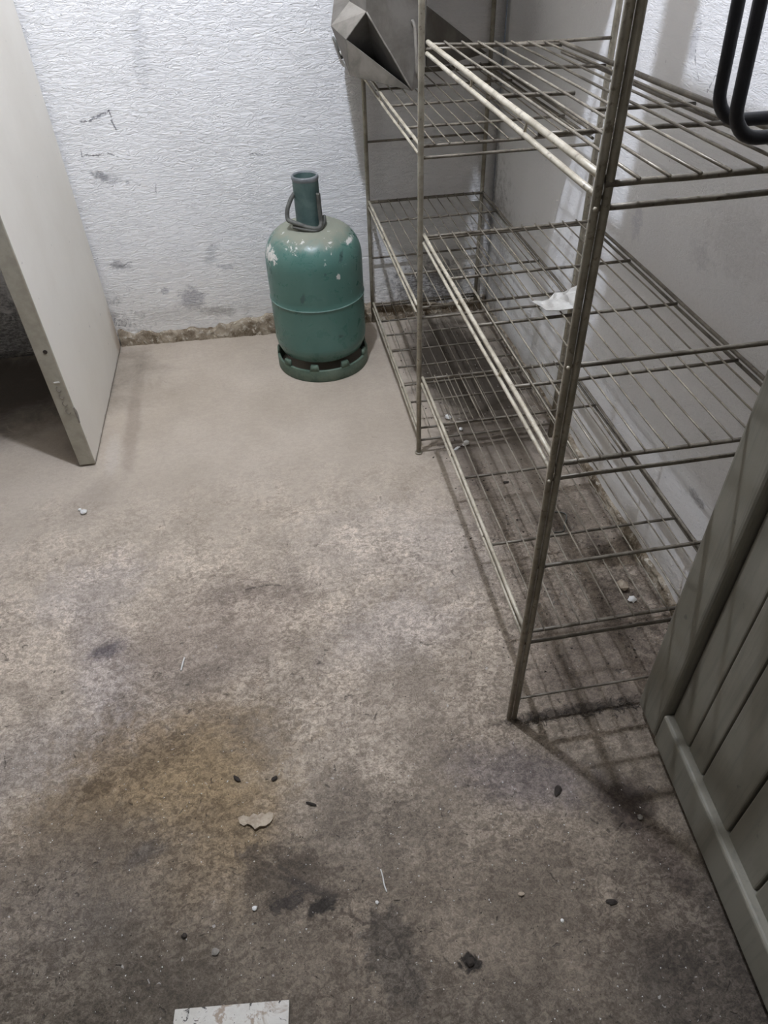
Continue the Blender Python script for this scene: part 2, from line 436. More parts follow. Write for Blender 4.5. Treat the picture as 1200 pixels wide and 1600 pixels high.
def mat_bottle():
    n = NT('green_enamel')
    a = n.noise(5, 5, 0.6)
    b = n.noise(26, 5, 0.7, 0.5)
    c = n.noise(80, 4, 0.7, 0.6)
    col = n.mix(n.ramp(a, 0.3, 0.7), (0.066, 0.148, 0.120), (0.090, 0.190, 0.156))
    z = n.sep(n.obj)[2]
    # dusty ochre shoulder, thickest at the top
    d = n.ramp(n.math('MULTIPLY_ADD', n.math('SUBTRACT', b, 0.5), 0.075, z), 0.418, 0.462)
    d = n.math('MULTIPLY', d, n.ramp(z, 0.50, 0.475))
    col = n.mix(n.math('MULTIPLY', d, 0.72), col, (0.29, 0.262, 0.195))
    # chips of bare pale primer
    band = n.math('MULTIPLY', n.ramp(z, 0.37, 0.41), n.ramp(z, 0.475, 0.455))
    ch = n.ramp(n.math('MULTIPLY_ADD', c, 0.5, n.math('MULTIPLY', b, 0.6)), 0.655, 0.68)
    col = n.mix(n.math('MULTIPLY', ch, band), col, (0.62, 0.60, 0.54))
    ch2 = n.ramp(n.noise(30, 3, 0.6, 0.8), 0.715, 0.735)
    col = n.mix(n.math('MULTIPLY', ch2, 0.55), col, (0.22, 0.36, 0.32))
    for p, r in (((-0.140, -0.060, 0.405), (0.020, 0.05, 0.018)), ((-0.065, -0.075, 0.437), (0.018, 0.03, 0.01)),
                 ((0.11, -0.07, 0.432), (0.014, 0.03, 0.006)), ((0.060, -0.142, 0.352), (0.005, 0.02, 0.010))):
        f = n.blotch(p, r, (0, 0, 0), 0.25, c, 2.4)
        col = n.mix(f, col, (0.66, 0.64, 0.58))
    for p, r in (((0.075, -0.125, 0.408), (0.006, 0.02, 0.02)), ((-0.055, -0.145, 0.292), (0.007, 0.02, 0.017)),
                 ((0.02, -0.15, 0.367), (0.004, 0.02, 0.004)), ((0.055, -0.145, 0.155), (0.010, 0.02, 0.005))):
        f = n.blotch(p, r, (0, 0.4, 0), 0.4, c, 0.9)
        col = n.mix(n.math('MULTIPLY', f, 0.8), col, (0.035, 0.07, 0.06))
    # grime low down
    g = n.ramp(n.math('MULTIPLY_ADD', b, 0.10, z), 0.16, 0.06)
    col = n.mix(n.math('MULTIPLY', g, 0.45), col, (0.10, 0.125, 0.085))
    rough = n.ramp(b, 0.3, 0.7, 0.24, 0.42)
    rough = n.math('MAXIMUM', rough, n.math('MULTIPLY', d, 0.85))
    return n.done(col, rough, 0, n.bump(n.math('MULTIPLY_ADD', b, 0.6, c), 0.10, 0.004), 0.5)


M['bottle'] = mat_bottle()


def mat_simple(name, c1, c2, rough=0.6, metal=0.0, scale=20, bump=0.3, spec=0.4):
    n = NT(name)
    a = n.noise(scale, 5, 0.65, 0.4)
    b = n.noise(scale * 4, 4, 0.65)
    col = n.mix(n.ramp(a, 0.33, 0.67), c1, c2)
    return n.done(col, rough, metal, n.bump(n.math('MULTIPLY_ADD', b, 0.5, a), bump, 0.004), spec)


M['collar'] = mat_simple('dark_green_collar', (0.065, 0.108, 0.098), (0.105, 0.155, 0.140), 0.55)
M['collar_rim'] = mat_simple('grey_worn_rim', (0.12, 0.13, 0.13), (0.20, 0.21, 0.21), 0.5)
M['handle'] = mat_simple('rusty_dark_handle', (0.060, 0.058, 0.050), (0.135, 0.135, 0.115), 0.6)
M['foot'] = mat_simple('grubby_green_foot', (0.065, 0.105, 0.072), (0.135, 0.175, 0.130), 0.6)
M['black_in'] = mat_simple('black_inside', (0.01, 0.011, 0.01), (0.02, 0.02, 0.018), 0.8)
M['scuttle'] = mat_simple('dull_sheet_metal', (0.112, 0.100, 0.082), (0.178, 0.162, 0.138), 0.55, 0.2, 12)
M['scuttle_pale'] = mat_simple('pale_sheet_metal', (0.17, 0.155, 0.13), (0.29, 0.265, 0.225), 0.6, 0.15, 14)
M['scuttle_in'] = mat_simple('shaded_inside', (0.075, 0.070, 0.063), (0.105, 0.10, 0.09), 0.75, 0.0, 12)  # darker copy of the metal, the shade inside put into its colour
M['black'] = mat_simple('black_enamel_tube', (0.010, 0.010, 0.013), (0.018, 0.018, 0.022), 0.45, 0.0, 30, 0.15)
M['plastic'] = mat_simple('torn_pale_plastic', (0.40, 0.375, 0.33), (0.52, 0.50, 0.45), 0.4, 0, 30)
M['white_bit'] = mat_simple('white_crumb', (0.66, 0.64, 0.58), (0.78, 0.76, 0.72), 0.8, 0, 60)
M['tan_bit'] = mat_simple('tan_flake', (0.33, 0.26, 0.185), (0.47, 0.39, 0.29), 0.85, 0, 90)
M['grey_bit'] = mat_simple('grey_chip', (0.20, 0.18, 0.15), (0.33, 0.30, 0.25), 0.9, 0, 60)
M['dark_bit'] = mat_simple('dark_crumb', (0.022, 0.017, 0.013), (0.05, 0.038, 0.028), 0.85, 0, 60)
M['wood'] = mat_simple('bare_board', (0.25, 0.18, 0.11), (0.36, 0.27, 0.17), 0.7, 0, 9)
M['card'] = mat_simple('brown_card', (0.30, 0.21, 0.13), (0.36, 0.26, 0.16), 0.8, 0, 6)
M['ceil'] = mat_simple('ceiling_plaster', (0.40, 0.375, 0.335), (0.46, 0.43, 0.39), 0.9, 0, 5)
M['brass'] = mat_simple('dull_brass_socket', (0.25, 0.2, 0.1), (0.3, 0.24, 0.13), 0.4, 0.8)


def mat_tile():
    n = NT('stained_white_panel')
    a = n.noise(22, 5, 0.7, 0.6)
    b = n.noise(75, 4, 0.7, 0.8)
    col = n.mix(n.ramp(a, 0.3, 0.7), (0.50, 0.46, 0.39), (0.62, 0.59, 0.52))
    col = n.mix(n.ramp(a, 0.57, 0.66, 0, 0.8), col, (0.24, 0.155, 0.085))
    col = n.mix(n.ramp(b, 0.61, 0.65), col, (0.035, 0.028, 0.022))
    return n.done(col, 0.55, 0, n.bump(b, 0.2, 0.003))


M['tile'] = mat_tile()
nb = NT('lit_bulb')
nb.b.inputs['Emission Color'].default_value = (1, 0.96, 0.9, 1)
nb.b.inputs['Emission Strength'].default_value = 6.0
M['bulb'] = nb.done((0.9, 0.9, 0.88), 0.3)


# ------------------------------------------------------------------ mesh helpers
def mesh_from(name, verts, faces, smooth=False):
    me = bpy.data.meshes.new(name)
    me.from_pydata([tuple(v) for v in verts], [], faces)
    if smooth:
        me.polygons.foreach_set('use_smooth', [True] * len(me.polygons))
    me.update()
    return me


def link(name, me, mat, parent=None, loc=None):
    if mat is not None and not me.materials:
        me.materials.append(mat)
    o = bpy.data.objects.new(name, me)
    C.objects.link(o)
    if parent is not None:
        o.parent = parent
    if loc is not None:
        o.location = loc
    return o


def empty(name, loc=(0, 0, 0), rotz=0.0):
    o = bpy.data.objects.new(name, None)
    C.objects.link(o)
    o.location = loc
    o.rotation_euler = (0, 0, rotz)
    o.empty_display_size = 0.05
    return o


def tag(o, label=None, cat=None, group=None, kind=None):
    if label:
        o['label'] = label
    if cat:
        o['category'] = cat
    if group:
        o['group'] = group
    if kind:
        o['kind'] = kind
    return o


def tube(pts, r, sides=8, caps=True, closed=False, flat=None):
    """verts, faces of a round tube along pts; r a number or a list"""
    pts = [Vector(p) for p in pts]
    n = len(pts)
    rs = r if isinstance(r, (list, tuple)) else [r] * n
    tang = []
    for i in range(n):
        a = pts[i - 1] if (i > 0 or closed) else pts[i]
        b = pts[(i + 1) % n] if (i < n - 1 or closed) else pts[i]
        tang.append((b - a).normalized())
    up = Vector((0, 0, 1)) if abs(tang[0].z) < 0.9 else Vector((1, 0, 0))
    nrm = (up - tang[0] * up.dot(tang[0])).normalized()
    V, F = [], []
    for i in range(n):
        nrm = (nrm - tang[i] * nrm.dot(tang[i]))
        nrm.normalize()
        bn = tang[i].cross(nrm)
        for k in range(sides):
            a = 2 * PI * k / sides + PI / sides
            V.append(pts[i] + (nrm * math.cos(a) + bn * math.sin(a)) * rs[i])
    for i in range(n - 1 + (1 if closed else 0)):
        j = (i + 1) % n
        for k in range(sides):
            l = (k + 1) % sides
            F.append((i * sides + k, i * sides + l, j * sides + l, j * sides + k))
    if caps and not closed:
        F.append(tuple(reversed(range(sides))))
        F.append(tuple((n - 1) * sides + k for k in range(sides)))
    return V, F


def merge(*parts):
    V, F = [], []
    for v, f in parts:
        o = len(V)
        V += list(v)
        F += [tuple(i + o for i in q) for q in f]
    return V, F


def box(x0, x1, y0, y1, z0, z1):
    V = [Vector(p) for p in ((x0, y0, z0), (x1, y0, z0), (x1, y1, z0), (x0, y1, z0), (x0, y0, z1), (x1, y0, z1), (x1, y1, z1), (x0, y1, z1))]
    F = [(3, 2, 1, 0), (4, 5, 6, 7), (0, 1, 5, 4), (1, 2, 6, 5), (2, 3, 7, 6), (3, 0, 4, 7)]
    return V, F


def bevbox(name, x0, x1, y0, y1, z0, z1, bev=0.004, seg=2):
    bm = bmesh.new()
    V, F = box(x0, x1, y0, y1, z0, z1)
    vs = [bm.verts.new(v) for v in V]
    for f in F:
        bm.faces.new([vs[i] for i in f])
    bmesh.ops.bevel(bm, geom=bm.edges[:], offset=bev, segments=seg, affect='EDGES', profile=0.5)
    me = bpy.data.meshes.new(name)
    bm.to_mesh(me)
    bm.free()
    return me


def lathe(prof, seg=56, centre=(0, 0)):
    V, F = [], []
    n = len(prof)
    for r, z in prof:
        for k in range(seg):
            a = 2 * PI * k / seg
            V.append(Vector((centre[0] + r * math.cos(a), centre[1] + r * math.sin(a), z)))
    for i in range(n - 1):
        for k in range(seg):
            l = (k + 1) % seg
            F.append((i * seg + k, i * seg + l, (i + 1) * seg + l, (i + 1) * seg + k))
    return V, F


def wavy(p, q, steps, amp, seed):
    p, q = Vector(p), Vector(q)
    out = []
    for i in range(steps + 1):
        t = i / steps
        v = p.lerp(q, t)
        if 0 < i < steps:
            v += Vector((mn.noise((seed, t * 3.1, 0.3)), mn.noise((seed, t * 2.7, 5.3)), mn.noise((seed, t * 2.9, 9.1)))) * amp
        out.append(v)
    return out


# ------------------------------------------------------------------ the room
def grid(nx, ny, fn):
    V = [Vector(fn(i / nx, j / ny)) for j in range(ny + 1) for i in range(nx + 1)]
    F = [(j * (nx + 1) + i, j * (nx + 1) + i + 1, (j + 1) * (nx + 1) + i + 1, (j + 1) * (nx + 1) + i) for j in range(ny) for i in range(nx)]
    return V, F


X0, X1, Y0, Y1, Z1 = -1.75, XR, -1.6, YB, 2.6
V, F = box(X0 - 0.1, X1 + 0.1, Y0 - 0.1, Y1 + 0.1, -0.1, 0.0)
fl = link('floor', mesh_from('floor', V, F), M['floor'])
tag(fl, 'bare stained grey-brown concrete floor', kind='structure')
V, F = box(X0 - 0.1, X1 + 0.1, Y0 - 0.1, Y1 + 0.1, Z1, Z1 + 0.1)
tag(link('ceiling', mesh_from('ceiling', V, F), M['ceil']), 'plain ceiling above the cellar', kind='structure')


def wall(name, mat, label, fn, nx, ny, amp, th):
    """one wall: a hand-plastered, slightly uneven face with thickness behind it"""
    def f(u, v):
        p, nrm = fn(u, v)
        p = Vector(p)
        q = p * 3.2
        d = mn.noise(q) * amp + mn.noise(p * 11) * amp * 0.35
        return p + Vector(nrm) * d
    Vf, Ff = grid(nx, ny, f)
    n = len(Vf)
    back = []
    for j in (0, 1):
        for i in (0, 1):
            p, nrm = fn(i, j)
            back.append(Vector(p) - Vector(nrm) * th)
    Vf += back
    Ff = list(Ff) + [(n, n + 2, n + 3, n + 1)]
    low = [i for i in range(nx + 1)]
    top = [ny * (nx + 1) + i for i in range(nx + 1)]
    lef = [j * (nx + 1) for j in range(ny + 1)]
    rig = [j * (nx + 1) + nx for j in range(ny + 1)]
    Ff += [tuple([n] + [n + 1] + list(reversed(low))), tuple([n + 3, n + 2] + top), tuple([n + 2, n] + lef), tuple([n + 1, n + 3] + list(reversed(rig)))]
    o = link(name, mesh_from(name, Vf, Ff, True), mat)
    tag(o, label, kind='structure')
    return o


wall_back = wall('wall_back', M['wall'], 'white roughcast painted wall behind the green gas bottle',
                 lambda u, v: ((X0 + (X1 - X0) * u, YB, Z1 * v), (0, -1, 0)), 90, 90, 0.004, 0.1)
wall('wall_right', M['wall_r'], 'white painted wall behind the wire shelving',
     lambda u, v: ((XR, Y1 + (Y0 - Y1) * u, Z1 * v), (-1, 0, 0)), 100, 80, 0.003, 0.1)
wall('wall_left', M['dim'], 'cellar wall beyond the cream door',
     lambda u, v: ((X0, Y0 + (Y1 - Y0) * u, Z1 * v), (1, 0, 0)), 30, 20, 0.003, 0.1)
wall('wall_front', M['plain'], 'cellar wall behind the viewer',
     lambda u, v: ((X1 + (X0 - X1) * u, Y0, Z1 * v), (0, 1, 0)), 30, 20, 0.003, 0.1)


def crumble(name, label, a, b, nrm, depth, h, parent=None):
    """rough strip of bare render along the foot of a wall; depth and h are functions of 0..1"""
    a, b, nrm = Vector(a), Vector(b), Vector(nrm)
    nx, ny = int((b - a).length / 0.008), 8

    def f(u, v):
        p = a.lerp(b, u)
        hh = h(u) * (1 + 0.30 * mn.noise((u * 23, 1.7, 0)) + 0.18 * mn.noise((u * 70, 4.7, 0)))
        d = depth(u)
        rough = 0.006 * mn.noise((p.x * 30 + p.y * 30, v * 3.0, 2.2)) + 0.004 * mn.noise((p.x * 95 + p.y * 95, v * 8, 7.2))
        if v < 0.8:
            out = d * (1.0 - 0.25 * v) + rough
        else:
            out = d * 0.8 * (1 - (v - 0.8) / 0.2) - 0.006 * (v - 0.8) / 0.2 + rough * (1 - v) * 5
        return p + nrm * out + Vector((0, 0, hh * min(v / 0.8, 1) if v < 0.8 else hh + 0.004 * (v - 0.8)))
    V, F = grid(nx, ny, f)
    o = link(name, mesh_from(name, V, F, True), M['base'])
    return tag(o, label, kind='structure')


crumble('baseboard_back', 'crumbling bare render along the foot of the white back wall', (-0.585, YB, 0), (0.78, YB, 0), (0, -1, 0),
        lambda u: 0.006 + 0.026 * min(1, u / 0.42) if u < 0.6 else 0.032 - 0.02 * min(1, (u - 0.6) / 0.2), lambda u: 0.058 - 0.016 * math.sin(u * 9.0))
crumble('baseboard_right', 'rough grey render along the foot of the right wall', (XR, 2.43, 0), (XR, 0.5, 0), (-1, 0, 0),
        lambda u: 0.010, lambda u: 0.030)

# cream flush door standing open against the back wall
d1 = link('door_1', None or bevbox('door_1', -0.632, -0.587, 1.733, 2.437, 0.006, 2.02, 0.0025, 2), M['door1'])
tag(d1, 'cream flush door standing open at left, its edge towards the viewer', kind='structure')


def disc(c, axis, r, depth, sides=10):
    c, axis = Vector(c), Vector(axis)
    return tube([c, c + axis * depth], r, sides)


V, F = disc((-0.604, 1.7315, 0.372), (0, 1, 0), 0.0055, 0.004)
link('latch_hole', mesh_from('latch_hole', V, F), M['dark_bit'], d1)
V, F = box(-0.6125, -0.5985, 1.7315, 1.7345, 0.280, 0.2835)
link('paint_nick', mesh_from('paint_nick', V, F), M['white_bit'], d1)
# torn-away lump of paint on the arris
pts = []
bm = bmesh.new()
for i in range(9):
    z = 0.150 + i * 0.0062
    w = 0.010 * math.sin(PI * i / 8) + 0.003 * mn.noise((i * 1.7, 3, 1))
    pts.append((z, max(0.002, w)))
V, F = [], []
for z, w in pts:
    V += [Vector((-0.5895, 1.7318, z)), Vector((-0.5855, 1.7318, z)), Vector((-0.5858, 1.7335 + w, z)), Vector((-0.5895, 1.7335 + w, z))]
for i in range(len(pts) - 1):
    for k in range(4):
        l = (k + 1) % 4
        F.append((i * 4 + k, i * 4 + l, i * 4 + 4 + l, i * 4 + 4 + k))
F += [(3, 2, 1, 0), tuple(len(V) - 4 + k for k in range(4))]
link('chipped_patch', mesh_from('chipped_patch', V, F), M['grey_bit'], d1)
# filler scrape on the edge, small raised curls
for i, z in enumerate((0.262, 0.240, 0.216, 0.190)):
    ring = [(-0.607 + 0.006 * math.cos(a) + 0.0007 * i, 1.7326, z + 0.008 * math.sin(a)) for a in [k * PI / 6 for k in range(3, 12)]]
    V, F = tube(ring, 0.0011, 5)
    link('scraped_curl', mesh_from('scraped_curl', V, F), M['grey_bit'], d1)

# grey-green ledged plank door at right
d2 = empty('door_2', (0.593, 0.687, 0), 0)
u2 = Vector((-0.078, -0.997, 0)).normalized()
d2.rotation_euler = (0, 0, math.atan2(u2.y, u2.x))     # local x runs along the door, local -y... faces the room
tag(d2, 'grey-green painted plank door with raised frame, open at right', kind='structure')
# local frame: x along the door towards the viewer, y: +y is ... room side is local -y
DL, DH = 1.12, 1.95


def dpart(name, me):
    return link(name, me, M['door2'], d2)


dpart('stile', bevbox('stile', 0.0, 0.083, 0.0, 0.042, 0.026, DH, 0.010, 4))
dpart('stile', bevbox('stile', DL - 0.09, DL, 0.0, 0.042, 0.016, DH, 0.006, 3))
dpart('rail', bevbox('rail', 0.0832, DL - 0.0902, 0.0, 0.042, 0.026, 0.112, 0.006, 3))
dpart('rail', bevbox('rail', 0.0832, DL - 0.0902, 0.0, 0.042, DH - 0.12, DH, 0.005, 3))
xs = [0.086, 0.151, 0.206, 0.300, 0.388, 0.49, 0.585, 0.68, 0.775, 0.87, 0.965, DL - 0.092]
for i in range(len(xs) - 1):
    off = (0.0, 0.001, 0.0, 0.0015, 0.0005)[i % 5]
    gap = 0.0014 if i in (0,) else 0.0040
    me = bevbox('plank', xs[i] + 0.0006, xs[i + 1] - gap, 0.017 + off, 0.034 + off, 0.105, DH - 0.112, 0.003, 2)
    dpart('plank', me)
# dark backing so the joints read as gaps
V, F = box(0.08, DL - 0.08, 0.0365, 0.040, 0.10, DH - 0.1)
dpart('back_panel', mesh_from('back_panel', V, F))

# bare bulb in the ceiling
lamp = empty('ceiling_lamp', (LAMP.x, LAMP.y, Z1))
tag(lamp, 'bare bulb hanging from the ceiling over the floor', 'lamp')
V, F = lathe([(0.0, 0.0), (0.045, 0.0), (0.045, -0.012), (0.016, -0.020), (0.016, -0.062), (0.0, -0.062)], 20)
link('lamp_holder', mesh_from('lamp_holder', V, F, True), M['brass'], lamp)

# ------------------------------------------------------------------ wire shelving rack
rack = empty('wire_shelving_rack', (0.344, 0.712, 0))
tag(rack, 'long cream wire shelving rack of open shelves along the right wall', 'shelving rack')
RX, RY = 0.344, 0.712


def rk(name, VF, mat, parent=None, smooth=True, loc=None):
    """a part of the rack, drawn in world measures"""
    V, F = VF
    par = parent or rack
    if parent is None:
        V = [v - Vector((RX, RY, 0)) for v in V]
    return link(name, mesh_from(name, V, F, smooth), mat, par, loc)


XB = 0.742
YN, YM, YF = 0.712, 1.597, 2.428
TOP = 1.72


def post(x, y, r, z0=0.004, bow=0.002, sd=1.0):
    pts = wavy((x, y, z0), (x, y, TOP), 8, bow, sd)
    return tube(pts, r, 10)


rk('post', merge(post(0.344, YM, 0.0068, sd=1), tube([(0.344, YM, 0.0), (0.344, YM, 0.005)], 0.011, 10)), M['post'])
rk('post', post(XB, YM, 0.0068, sd=2), M['post'])
rk('post', post(0.344, YF, 0.0068, sd=3), M['post'])
rk('post', post(XB - 0.004, YF, 0.0068, sd=4), M['post'])
rk('post', post(0.3405, YN, 0.0050, sd=5), M['post'])
rk('post', post(0.3508, YN - 0.002, 0.0050, 0.004, sd=5), M['post'])
rk('post', post(XB, YN, 0.0068, sd=6), M['post'])
RUNGS = (0.062, 0.245, 0.437, 0.622, 0.806, 0.994, 1.185, 1.368, 1.555)
NEAR = {0.062: 0.066, 0.245: 0.243, 0.437: 0.438, 0.622: 0.617, 0.806: 0.797, 0.994: 0.985}
MID = {0.062: 0.046, 0.437: 0.424, 0.806: 0.797}
for y, table, sd in ((YN, NEAR, 1), (YM, MID, 2), (YF, {}, 3)):
    for k, z in enumerate(RUNGS):
        zz = table.get(z, z)
        r = 0.0024 if (k == 0 and y == YN) else 0.0034
        xs0 = 0.336 if y == YN else 0.345
        yy = y - 0.0095 if y != YN else y
        yy = y
        rk('rung', tube(wavy((xs0 + 0.004, yy, zz), (XB - 0.002, yy, zz), 6, 0.0012, sd * 7 + k), r, 8), M['rod'])
# bright bare tips where the front rungs poke through the near post
for z in (0.986, 0.618, 0.798):
    V, F = lathe([(0.0, -0.0026), (0.0018, -0.0022), (0.0026, 0.0), (0.0018, 0.0022), (0.0, 0.0026)], 10)
    V = [v + Vector((0.3385, YN - 0.0052, z)) for v in V]
    rk('rung_tip', (V, F), M['rail'])


def shelf(x1, y0, y1, z, bars, pitch, label_mat, rail_r=0.0036, back=True, drop=0.0, extra=(), second=0.018, sd=0, bar_len=None, wire_r=0.0016, tiprail=None):
    """frame mesh (rails and end bars) with its crossbars and wires as children"""
    x0 = 0.3455
    zr = lambda x, y: z - drop * (x - x0) / (x1 - x0) * (y - y0) / (y1 - y0)
    parts = []
    a = rail_r
    # front rail pair, joined by small welded stubs
    parts.append(tube(wavy((x0, y0 + 0.005, z), (x0, y1 + 0.002, z), 14, 0.0016, sd + 1), a * 1.08, 8))
    fr = merge(*parts)
    sh = rk('wire_shelf', fr, M['rail'])
    kids = []

    def kid(name, VF, mat):
        V, F = VF
        V = [v - Vector((RX, RY, 0)) for v in V]
        o = link(name, mesh_from(name, V, F, True), mat, sh)
        return o
    kid('lower_rail', merge(tube(wavy((x0 - 0.002, y0 + 0.005, z - second), (x0 - 0.002, y1, z - second), 14, 0.0016, sd + 2), a * 0.92, 8),
                            *[tube([(x0, y, z - 0.001), (x0 - 0.002, y, z - second + 0.001)], 0.002, 6) for y in (y0 + 0.30 * (y1 - y0), y0 + 0.62 * (y1 - y0))]), M['rail'])
    if back:
        kid('back_rail', tube(wavy((x1, y0 - 0.004, zr(x1, y0)), (x1, y1 + 0.004, zr(x1, y1)), 14, 0.0016, sd + 3), a, 8), M['rod'])
        kid('back_lower_rail', tube(wavy((x1 + 0.003, y0, zr(x1, y0) - second * 0.85), (x1 + 0.003, y1, zr(x1, y1) - second * 0.85), 14, 0.0016, sd + 4), a * 0.85, 8), M['rod'])
    for i, y in enumerate((y0, y1)):
        kid('end_bar', tube(wavy((x0, y, z - 0.004), (x1, y, zr(x1, y) - 0.004), 6, 0.0012, sd + 5 + i), 0.0035, 8), M['rod'])
    for i, b in enumerate(bars):
        yb = b if not isinstance(b, tuple) else b[0]
        xa, xb = (x0, x1) if not isinstance(b, tuple) else (b[1], b[2])
        kid('crossbar', tube(wavy((xa, yb, zr(xa, yb) - 0.0075), (xb, yb, zr(xb, yb) - 0.0075), 6, 0.0016, sd + 9 + i), 0.0031, 8), M['rod'])
    n = int(round((x1 - x0) / pitch)) - 1
    for k in range(n):
        x = x0 + (k + 1) * (x1 - x0) / (n + 1)
        j = 0.0016 * mn.noise((sd + k * 1.3, 3.1, 0))
        kid('wire', tube(wavy((x + j, y0 - 0.006, zr(x, y0) + 0.0005), (x - j, y1 + 0.006, zr(x, y1) + 0.0005), 10, 0.0018, sd + 20 + k), wire_r, 6), M['wire'])
    return sh


shelf(0.738, 0.716, 1.562, 0.273, (0.938, 1.150, 1.357), 0.033, None, sd=100)
shelf(0.738, 0.714, 1.558, 0.646, (0.920, 1.132, 1.337), 0.033, None, sd=200)
shelf(0.612, 0.708, 1.545, 1.014, (0.915, (1.125, 0.3455, 0.475), (1.022, 0.46, 0.612), 1.332), 0.0325, None, rail_r=0.0042, drop=0.014, sd=300, wire_r=0.0019)
shelf(0.738, 1.628, 2.420, 0.441, (1.842, 2.250), 0.033, None, sd=400)
shelf(0.738, 1.618, 2.420, 0.818, (1.790, 2.008, 2.205), 0.033, None, sd=500)
shelf(0.738, 1.612, 2.415, 0.082, (1.752, 1.848, 1.957, 2.062, 2.175, 2.280), 0.033, None, sd=600, second=0.020, wire_r=0.0013)
# boards added on the upper rungs, out of view, to shade the wall
rk('shade_board', box(0.351, 0.535, 0.745, 1.420, 1.373, 1.392), M['wood'], smooth=False)
rk('shade_board', box(0.362, 0.728, 1.622, 2.405, 1.373, 1.392), M['wood'], smooth=False)

ct = link('shade_carton', bevbox('shade_carton', -0.03, 0.03, -0.033, 0.033, 0.0, 0.33, 0.003, 2), M['card'], None, (0.440, 1.378, 1.393))  # unseen, added to throw the upright dark band on the right wall
tag(ct, 'unseen tall narrow cardboard box added on the topmost rack board to shade the wall', 'shade_carton')

# ------------------------------------------------------------------ gas bottle
BX, BY = 0.130, 2.195
bot = empty('gas_bottle', (BX, BY, 0))
tag(bot, 'dusty green steel gas bottle with carrying handle, standing by the back wall', 'gas bottle')
R = 0.152
prof = [(0.0, 0.040), (0.07, 0.043), (0.115, 0.052), (0.139, 0.068), (R - 0.003, 0.092), (R, 0.108), (R, 0.115), (R, 0.235), (R, 0.2455)]
prof += [(R + 0.001, 0.2475), (R + 0.0012, 0.250), (R + 0.001, 0.2525), (R, 0.2545), (R, 0.27), (R, 0.34), (R, 0.358), (R, 0.365)]
for i in range(1, 13):
    a = i / 12 * PI / 2
    prof.append((0.040 + (R - 0.040) * math.cos(a) ** 0.80, 0.365 + 0.103 * math.sin(a)))
prof += [(0.030, 0.470), (0.0, 0.470)]
V, F = lathe(prof, 64)
body = link('bottle_body', mesh_from('bottle_body', V, F, True), M['bottle'], bot)
V, F = lathe([(R + 0.0008, 0.2475), (R + 0.0018, 0.2486), (R + 0.0023, 0.250), (R + 0.0018, 0.2514), (R + 0.0008, 0.2525)], 64)
link('weld_seam', mesh_from('weld_seam', V, F, True), mat_simple('pale_green_weld', (0.13, 0.22, 0.19), (0.20, 0.30, 0.26), 0.5), bot)
# foot ring with slots: solid band, and lugs up to the body
V, F = lathe([(0.146, 0.0), (0.1535, 0.0), (0.1552, 0.003), (0.1552, 0.040), (0.1540, 0.043), (0.1475, 0.043), (0.146, 0.040), (0.146, 0.0)], 64)
foot = link('foot_ring', mesh_from('foot_ring', V, F, True), M['foot'], bot)
for k in range(9):
    a0 = -PI / 2 + 0.42 + k * 2 * PI / 9
    w = 0.105
    VV = []
    for (r, z) in ((0.1462, 0.040), (0.1550, 0.040), (0.1540, 0.060), (0.1450, 0.062)):
        for t in (-1, -0.33, 0.33, 1):
            a = a0 + t * w * (1 if z < 0.05 else 0.75)
            VV.append(Vector((r * math.cos(a), r * math.sin(a), z)))
    FF = []
    for i in range(4):
        j = (i + 1) % 4
        for t in range(3):
            FF.append((i * 4 + t, i * 4 + t + 1, j * 4 + t + 1, j * 4 + t))
    FF += [(0, 4, 8, 12), (15, 11, 7, 3)]
    link('foot_lug', mesh_from('foot_lug', VV, FF, True), M['foot'], foot)
# open valve guard: a tube, leaning a hair
CX, CY = -0.004, 0.0
V, F = lathe([(0.0385, 0.452), (0.0385, 0.600), (0.0392, 0.604), (0.0380, 0.607), (0.0345, 0.607), (0.0335, 0.603), (0.0335, 0.50), (0.0, 0.50)], 36, (CX, CY))
guard = link('valve_guard', mesh_from('valve_guard', V, F, True), M['collar'], bot)
V, F = lathe([(0.0388, 0.595), (0.0402, 0.600), (0.0402, 0.605), (0.0385, 0.6085), (0.0345, 0.6085), (0.0335, 0.604)], 36, (CX, CY))
link('rim', mesh_from('rim', V, F, True), M['collar_rim'], guard)
V, F = lathe([(0.0, 0.500), (0.013, 0.500), (0.013, 0.540), (0.018, 0.543), (0.018, 0.556), (0.010, 0.560), (0.010, 0.572), (0.0, 0.572)], 18, (CX, CY))
link('valve', mesh_from('valve', V, F, True), M['handle'], guard)
# swinging wire handle hooked round the guard


def smooth_path(P, n=6):
    P = [Vector(p) for p in P]
    out = []
    for i in range(len(P) - 1):
        p0, p1, p2, p3 = P[max(i - 1, 0)], P[i], P[i + 1], P[min(i + 2, len(P) - 1)]
        for k in range(n):
            t = k / n
            out.append(0.5 * ((2 * p1) + (p2 - p0) * t + (2 * p0 - 5 * p1 + 4 * p2 - p3) * t * t + (3 * p1 - p0 - 3 * p2 + p3) * t ** 3))
    out.append(P[-1])
    return out


